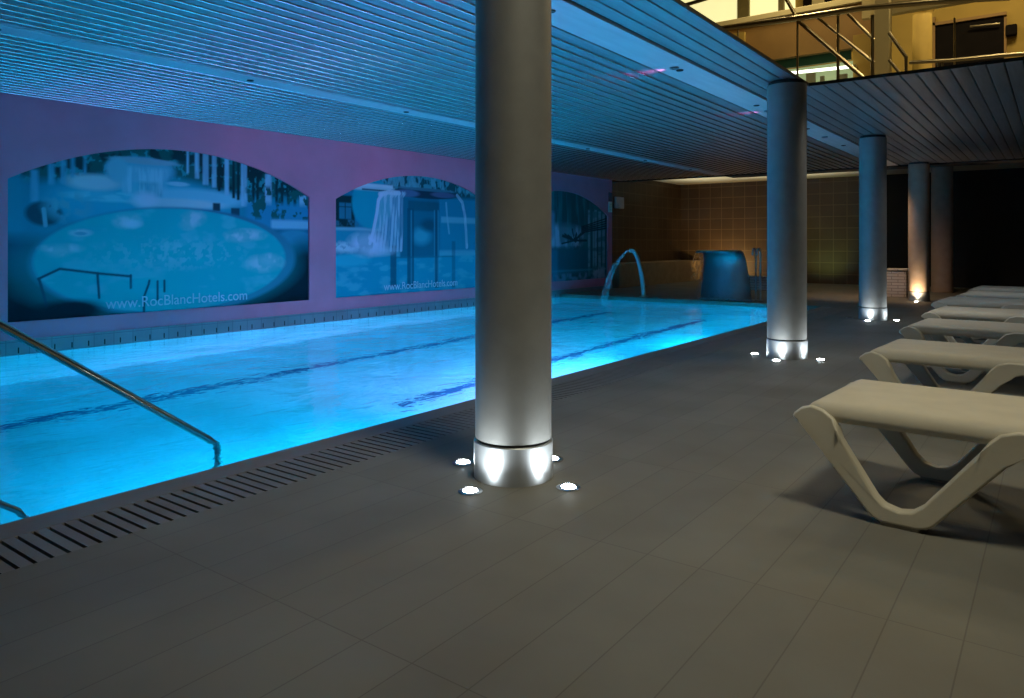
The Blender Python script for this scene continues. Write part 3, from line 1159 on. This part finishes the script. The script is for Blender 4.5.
t = thing('swan_neck_fountain', 'thin arching swan-neck fountain jet at the far corner of the pool', 'fountain', (-6.32, 12.72, 0))
P = arc_pts([(0, .05, 0), (-.02, .05, .25), (-.075, .04, .55), (-.13, .02, .76), (-.18, -.02, .86), (-.25, -.05, .875)], 6)
obj('spout', tube(BM(), [tuple(p) for p in P], [.045 - .010 * i / len(P) for i in range(len(P))], 16, flat=1.0), M['steel'], t)
obj('flange', lathe(BM(), [(.085, 0), (.085, .012), (.05, .02)], 28, (0, .05, 0)), M['steel'], t)
for k, (ex, ey) in enumerate(((-.72, -.28), (-.60, -.34))):
    P = arc_pts([(-.25, -.05, .875), (-.32, -.08, .84), (-.25 + (ex + .25) * .55, -.05 + (ey + .05) * .5, .60), (-.25 + (ex + .25) * .85, ey * .8, .28), (ex, ey, -.07)], 8)
    o = obj('water_jet', tube(BM(), [tuple(p) for p in P], [.018 + .016 * i / len(P) for i in range(len(P))], 12), M['spray'], t)
    o['label'] = 'falling arc of water'

# ------------------------------------------------------------------ notices at the end of the mural wall
t = thing('wall_notice', 'small notice board with a dark top panel at the end of the mural wall', 'notice', (WX + .008, 14.595, 1.93))
obj('upper_panel', box(BM(), -.008, .008, -.075, .075, .02, .22), M['navy'], t, bevel=.003)
obj('lower_panel', box(BM(), -.008, .006, -.075, .075, -.22, .01), M['white'], t, bevel=.003)
bm = BM()
for z in (-.05, -.09, -.13, -.17):
    box(bm, .006, .0065, -.055, .05, z, z + .012)
obj('notice_text', bm, M['bezel'], t)
bm = BM()
box(bm, -8.6, -8.54, 15.80, 16.20, 1.86, 2.14)
o = obj('white_box', bm, M['white'], bevel=.012)
tag(o, 'small white box on the dark recess wall beside the notice', 'wall box')

# ------------------------------------------------------------------ upper floor seen through the opening
bm = BM()
box(bm, VX - 4, XR, VY + .35, 16.2, CZ + .037, CZ + .065)
struct('floor_upper', bm, M['upfloor'], smooth=False)
UY = 15.6
bm = BM()
box(bm, -9.0, XR, UY, UY + .15, 2.8, 7.0)
struct('wall_upper_back', bm, M['ochre'], 'ochre wall of the upper floor seen through the ceiling opening', 'wall', smooth=False)
bm = BM()
box(bm, -9.0, XR, YF, UY + .2, 7.0, 7.12)
struct('ceiling_upper', bm, M['cream'], smooth=False)
bm = BM()
box(bm, -9.15, -9.0, YF, UY, 2.8, 7.0)
struct('wall_upper_left', bm, M['ochre'], smooth=False)


SLAB = CZ + .065


def ubox(bm, px0, py0, px1, py1, Y, d=.1, mi=0):
    """Upright block on the upper floor whose front face spans two surveyed corners at depth Y."""
    a, b = at(px0, py0, Y), at(px1, py1, Y)
    za, zb = at((px0 + px1) / 2, py0, Y).z, at((px0 + px1) / 2, py1, Y).z
    if py1 >= 80:
        zb = SLAB
    box(bm, min(a.x, b.x), max(a.x, b.x), Y, Y + d, min(za, zb), max(za, zb), mi)
    return bm


# lit windows
for k, (x0, x1) in enumerate(((672, 737), (749, 778), (784, 795))):
    o = struct('window_%d' % (k + 1), ubox(BM(), x0, -40, x1, 31, UY - .03, .025), M['pane'],
               ('broad pale yellow lit window beside the ceiling edge', 'narrower pale yellow lit window right of the mullion', 'slim strip of lit window behind the stair rail')[k], 'window', smooth=False)
bm = BM()
ubox(bm, 737, -40, 749, 31, UY - .1, .09)
ubox(bm, 778, -40, 784, 31, UY - .1, .09)
struct('window_frame', bm, M['frame'], 'olive mullions between the lit windows', 'window frame', bevel=.01)
# dark glazed openings further right
for k, (x0, x1) in enumerate(((803, 812), (824, 831))):
    struct('window_%d' % (k + 4), ubox(BM(), x0, -40, x1, 14, UY - .04, .03), M['doorm'],
           ('dark glazed slit left of the cream panel', 'dark glazed slit right of the cream panel')[k], 'window', smooth=False)
struct('trim_4', ubox(BM(), 812, -40, 824, 16, UY - .06, .05), M['cream'], 'cream panel between dark slits', 'panel', smooth=False)

# balcony front below the windows
MY = 13.4
bm = BM()
a, b = at(690, 28, MY), at(872, 61, MY)
b.z = at(790, 57, MY).z
box(bm, -7.0, b.x, MY, MY + .25, b.z, a.z - .1)
struct('balcony_front', bm, M['tan'], 'brown balcony front below the lit windows', 'balcony', smooth=False)
bm = BM()
box(bm, -7.0, at(872, 40, MY - .05).x, MY - .06, MY + .3, a.z - .1, a.z)
struct('balcony_ledge', bm, M['cream'], 'pale ledge along the brown balcony front', 'ledge', bevel=.01)
bm = BM()
for x0, x1 in ((716, 744), (853, 871)):
    ubox(bm, x0, 34, x1, 79, MY - .12, .1)
struct('balcony_pier', bm, M['ochre'], 'orange-tan piers on the balcony front', 'pier', smooth=False)
struct('glass_strip', ubox(BM(), 752, 57, 851, 66, MY + .02, .05), M['greenglass'], 'dark green glass strip under the balcony', 'glass strip', smooth=False)
t = thing('tube_light', 'long white fluorescent tube light below the balcony', 'tube light', (0, 0, 0))
a, b = at(776, 74.5, MY - .2), at(853, 66.5, MY - .2)
obj('tube', tube(BM(), [tuple(a), tuple(b)], .026, 12), M['tube'], t)
for x0, zc in ((a.x - .05, a.z), (b.x, b.z)):
    obj('end_bracket', box(BM(), x0, x0 + .05, MY - .22, MY + .3, zc - .03, zc + .03), M['frame'], t, smooth=False)
bm = BM()
ubox(bm, 760, 66, 868, 95, MY + .3, .04)
struct('wall_upper_niche', bm, M['greenpanel'], 'pale green niche under the tube light, its glow put in the material', 'niche', smooth=False)
bm = BM()
for x0, x1, y0 in ((806, 815, 73), (820, 824, 76), (838, 847, 74)):
    ubox(bm, x0, y0, x1, 90, MY + .2, .05)
struct('niche_post', bm, M['frame'], 'dark olive posts of the glowing niche', 'niche', smooth=False)

# door
t = struct('door_1', ubox(BM(), 935, 20, 1004, 90, UY - .05, .05), M['doorm'], 'wide dark doorway on the upper floor', 'door', smooth=False)
bm = BM()
ubox(bm, 932.5, 17, 1006.5, 20, UY - .09, .09)
ubox(bm, 932.5, 17, 935, 90, UY - .09, .09)
ubox(bm, 1004, 17, 1006.5, 90, UY - .09, .09)
obj('door_frame', bm, M['tan'], t, smooth=False)
bm = BM()
a, b = at(970, 26.5, UY - .12), at(1000, 23.5, UY - .12)
tube(bm, [tuple(a), tuple(b)], .018, 10)
obj('door_bar', bm, M['gold'], t)
o = obj('wall_lamp_box', ubox(BM(), 1005.5, 24, 1017, 35, UY - .14, .13), M['doorm'], bevel=.02)
tag(o, 'small dark box on the ochre wall right of the upstairs doorway', 'wall box')

# upstairs columns
CYU = 12.6
bm = BM()
ubox(bm, 874, -40, 889, 95, CYU, .25)
o = obj('square_pillar', bm, M['cream'], smooth=False, bevel=.01)
tag(o, 'square cream pillar upstairs where the stair rails meet', 'pillar')
a, b = at(911, 60, 14), at(931, 60, 14)
rr = (b.x - a.x) / 2
t = thing('upper_column', 'round pale yellow column with a flared capital beside the dark doorway', 'column', ((a.x + b.x) / 2, 14 + rr, CZ + .065))
zt = at(920, 13, 14).z - CZ - .065
obj('shaft', lathe(BM(), [(rr, 0), (rr, zt)], 40), M['yellow'], t)
obj('capital', lathe(BM(), [(rr, zt), (rr * 1.12, zt + .05), (rr * 1.5, zt + .12), (rr * 1.6, zt + .18)], 40), M['yellow'], t)
bm = BM()
a = at(889, 9, CYU)
box(bm, at(858, 9, CYU).x, XR, CYU + .28, CYU + .42, a.z, a.z + .6)
struct('beam_upper', bm, M['cream'], 'pale beam over the upstairs columns', 'beam', smooth=False)

# balustrades
SY = 11.6
t = thing('stair_balustrade', 'steel stair balustrade with slanting rails descending to the right', 'balustrade', (0, 0, 0))


def bar(px0, py0, px1, py1, Y, r, m, parent, name, n=12):
    a, b = at(px0, py0, Y), at(px1, py1, Y)
    if py1 >= 90:
        b.z = SLAB
    obj(name, tube(BM(), [tuple(a), tuple(b)], r, n), m, parent)


bar(795, 18, 868, 82, SY, .030, M['gold'], t, 'handrail')
bar(817, 17, 874, 63, SY, .022, M['gold'], t, 'rail')
bar(848, 14, 874, 40, SY, .022, M['gold'], t, 'rail')
bar(889, 33, 906, 57, SY, .024, M['gold'], t, 'rail')
bar(889, 60, 902, 76, SY, .022, M['gold'], t, 'rail')
bar(838, 14, 838, 90, SY, .022, M['gold'], t, 'post')
bar(872.5, 15, 872.5, 95, SY, .026, M['gold'], t, 'post')
bar(797.5, 18, 797.5, 95, SY, .016, M['gold'], t, 'post')
bar(906, 57, 906, 95, SY, .022, M['gold'], t, 'post')
bar(780, -12, 797, 18, SY, .028, M['gold'], t, 'handrail')
t = thing('balcony_rail', 'long gold handrail crossing in front of the lit windows', 'handrail', (0, 0, 0))
obj('rail', tube(BM(), [tuple(at(690, 32.5, SY - .1)), tuple(at(795, 18.5, SY - .1)), tuple(at(862, 8, SY - .1)), tuple(at(934, 1.5, SY - .1)), tuple(at(1010, -3, SY - .1))], .043, 14), M['gold'], t)
bar(738, 27, 738, 95, SY - .1, .014, M['gold'], t, 'post')
bar(662, 12, 712, -3, SY - .4, .03, M['gold'], t, 'rail')
t = thing('landing_balustrade', 'low steel balustrade in front of the dark doorway upstairs', 'balustrade', (0, 0, 0))
obj('rail', tube(BM(), [tuple(at(909.5, 62.5, SY)), tuple(at(955, 60, SY)), tuple(at(1000, 55.5, SY)), tuple(at(1060, 52, SY))], .026, 14), M['gold'], t)
for x in (938, 942.5):
    bar(x, 60.5, x, 95, SY, .014, M['gold'], t, 'post')
bar(954.5, 18, 954.5, 95, SY + .1, .012, M['gold'], t, 'post')

# ------------------------------------------------------------------ lights of the place
def pool_lamp(x, y, col, power, label, aim, size=150):
    t = thing('pool_lamp', label, 'pool lamp', (x, y, -.72), 0, 'underwater lamps in the pool side')
    bm = BM()
    lathe(bm, [(.07, 0), (.12, 0), (.125, .012), (.115, .022), (.07, .018)], 30, cap=False)
    o = obj('rim', bm, M['poolamp'], t)
    s = 1 if x < -5 else -1
    o.rotation_euler = (0, s * PI / 2, 0)
    lamp('pool_beam', 'SPOT', (x + s * .06, y, -.72), power, col, .06, aim=aim, spot_size=math.radians(size), spot_blend=.6)


CY, VI = (0, .54, 1.0), (1, .22, .75)
for k, yy in enumerate((.4, 2.6, 4.3, 6.6, 9.0, 11.2)):
    pool_lamp(EDGE - .001, yy, CY, (36, 380, 350, 680, 360, 250)[k], 'round cyan underwater lamp in the pool side below the drain', (-7.6, yy + .2, -.98), (84, 100, 158, 120, 130, 140)[k])
pool_lamp(EDGE - .001, 5.3, VI, 250, 'round violet underwater lamp in the pool side behind the nearest column', (-4.0, 5.5, -1.3), 100)
pool_lamp(EDGE - .001, 6.1, VI, 230, 'round violet underwater lamp in the pool side between the first two columns', (-4.1, 6.3, -1.3), 100)


def added_wash_lamp(x, y, col, power, label, aim, size=52):  # added source standing in for violet pool light on the mural wall
    t = thing('added_wash_spot', label, 'spotlight', (x, y, CZ - .008), 0, 'added wall-wash spotlights in the ceiling strip')
    obj('bezel', lathe(BM(), [(.022, -.008), (.036, -.008), (.038, -.002), (.038, .003)], 24, cap=False), M['bezel'], t)
    lamp('added_wash_beam', 'SPOT', (x, y, CZ - .05), power, col, .03, aim=aim, spot_size=math.radians(size), spot_blend=1)


for k, (yy, p) in enumerate(((3.2, 36), (5.6, 115), (8.0, 85), (10.4, 8))):
    added_wash_lamp(-2.5, yy, (1, .22, .75), p, 'small added wall-wash spotlight in the wide ceiling strip', (WX, yy + .8, 1.75))

# added deck spotlight, then warm lamps on the upper floor
t = thing('added_high_spot', 'added unseen spotlight high over the ceiling opening', 'spotlight', (.8, 1.6, 6.95))
obj('can', lathe(BM(), [(.05, -.10), (.07, -.10), (.07, .05), (.03, .05)], 24), M['joint'], t)
lamp('deck_fill_spot', 'SPOT', (.8, 1.6, 6.8), 820, (1, .93, .70), .7, aim=(-1.9, 3.3, 0), spot_size=math.radians(58), spot_blend=1)  # added light for the deck, its source is not in view
for x, y, p in ((-3.5, 12.6, 85), (-0.2, 13.4, 100), (-1.0, 9.0, 50)):
    lamp('upper_ceiling_lamp', 'AREA', (x, y, 6.9), p, (1, .80, .44), .8, aim=(x, y, 0))
# recess lamps, then added fill over the deck
lamp('recess_lamp', 'SPOT', (-7.25, 18.75, .2), 60, (1, .64, .25), .05, aim=(-7.2, 19.7, .9), spot_size=math.radians(150), spot_blend=1)
lamp('green_lamp', 'SPOT', (-4.75, 18.4, .15), 22, (.70, .9, .28), .05, aim=(-4.75, 19.7, 1.2), spot_size=math.radians(90), spot_blend=1)
for x in (-7.4, -5.9, -4.6):
    lamp('cove_lamp', 'SPOT', (x, 17.9, 1.5), 60, (1, .90, .62), .1, aim=(x, 18.1, 2.67), spot_size=math.radians(110), spot_blend=1)
lamp('far_deck_fill', 'SPOT', (-2.9, 14.4, 2.38), 110, (1, .66, .40), .08, aim=(-2.6, 15.6, 0), spot_size=math.radians(105), spot_blend=1)  # added warm fill for the pier, floor and far columns
lamp('lounger_fill', 'SPOT', (-.9, 7.3, 2.40), 62, (1, .95, .84), .15, aim=(-.8, 7.4, 0), spot_size=math.radians(165), spot_blend=1)  # added fill over the loungers, no lamp is seen here
lamp('lounger_fill', 'SPOT', (-.7, 10.9, 2.40), 30, (.95, .95, .95), .15, aim=(-.7, 11.0, 0), spot_size=math.radians(150), spot_blend=1)  # added fill over the far loungers

w = bpy.data.worlds.new('night')
S.world = w
w.use_nodes = True
w.node_tree.nodes['Background'].inputs[0].default_value = (.02, .025, .04, 1)
w.node_tree.nodes['Background'].inputs[1].default_value = .1
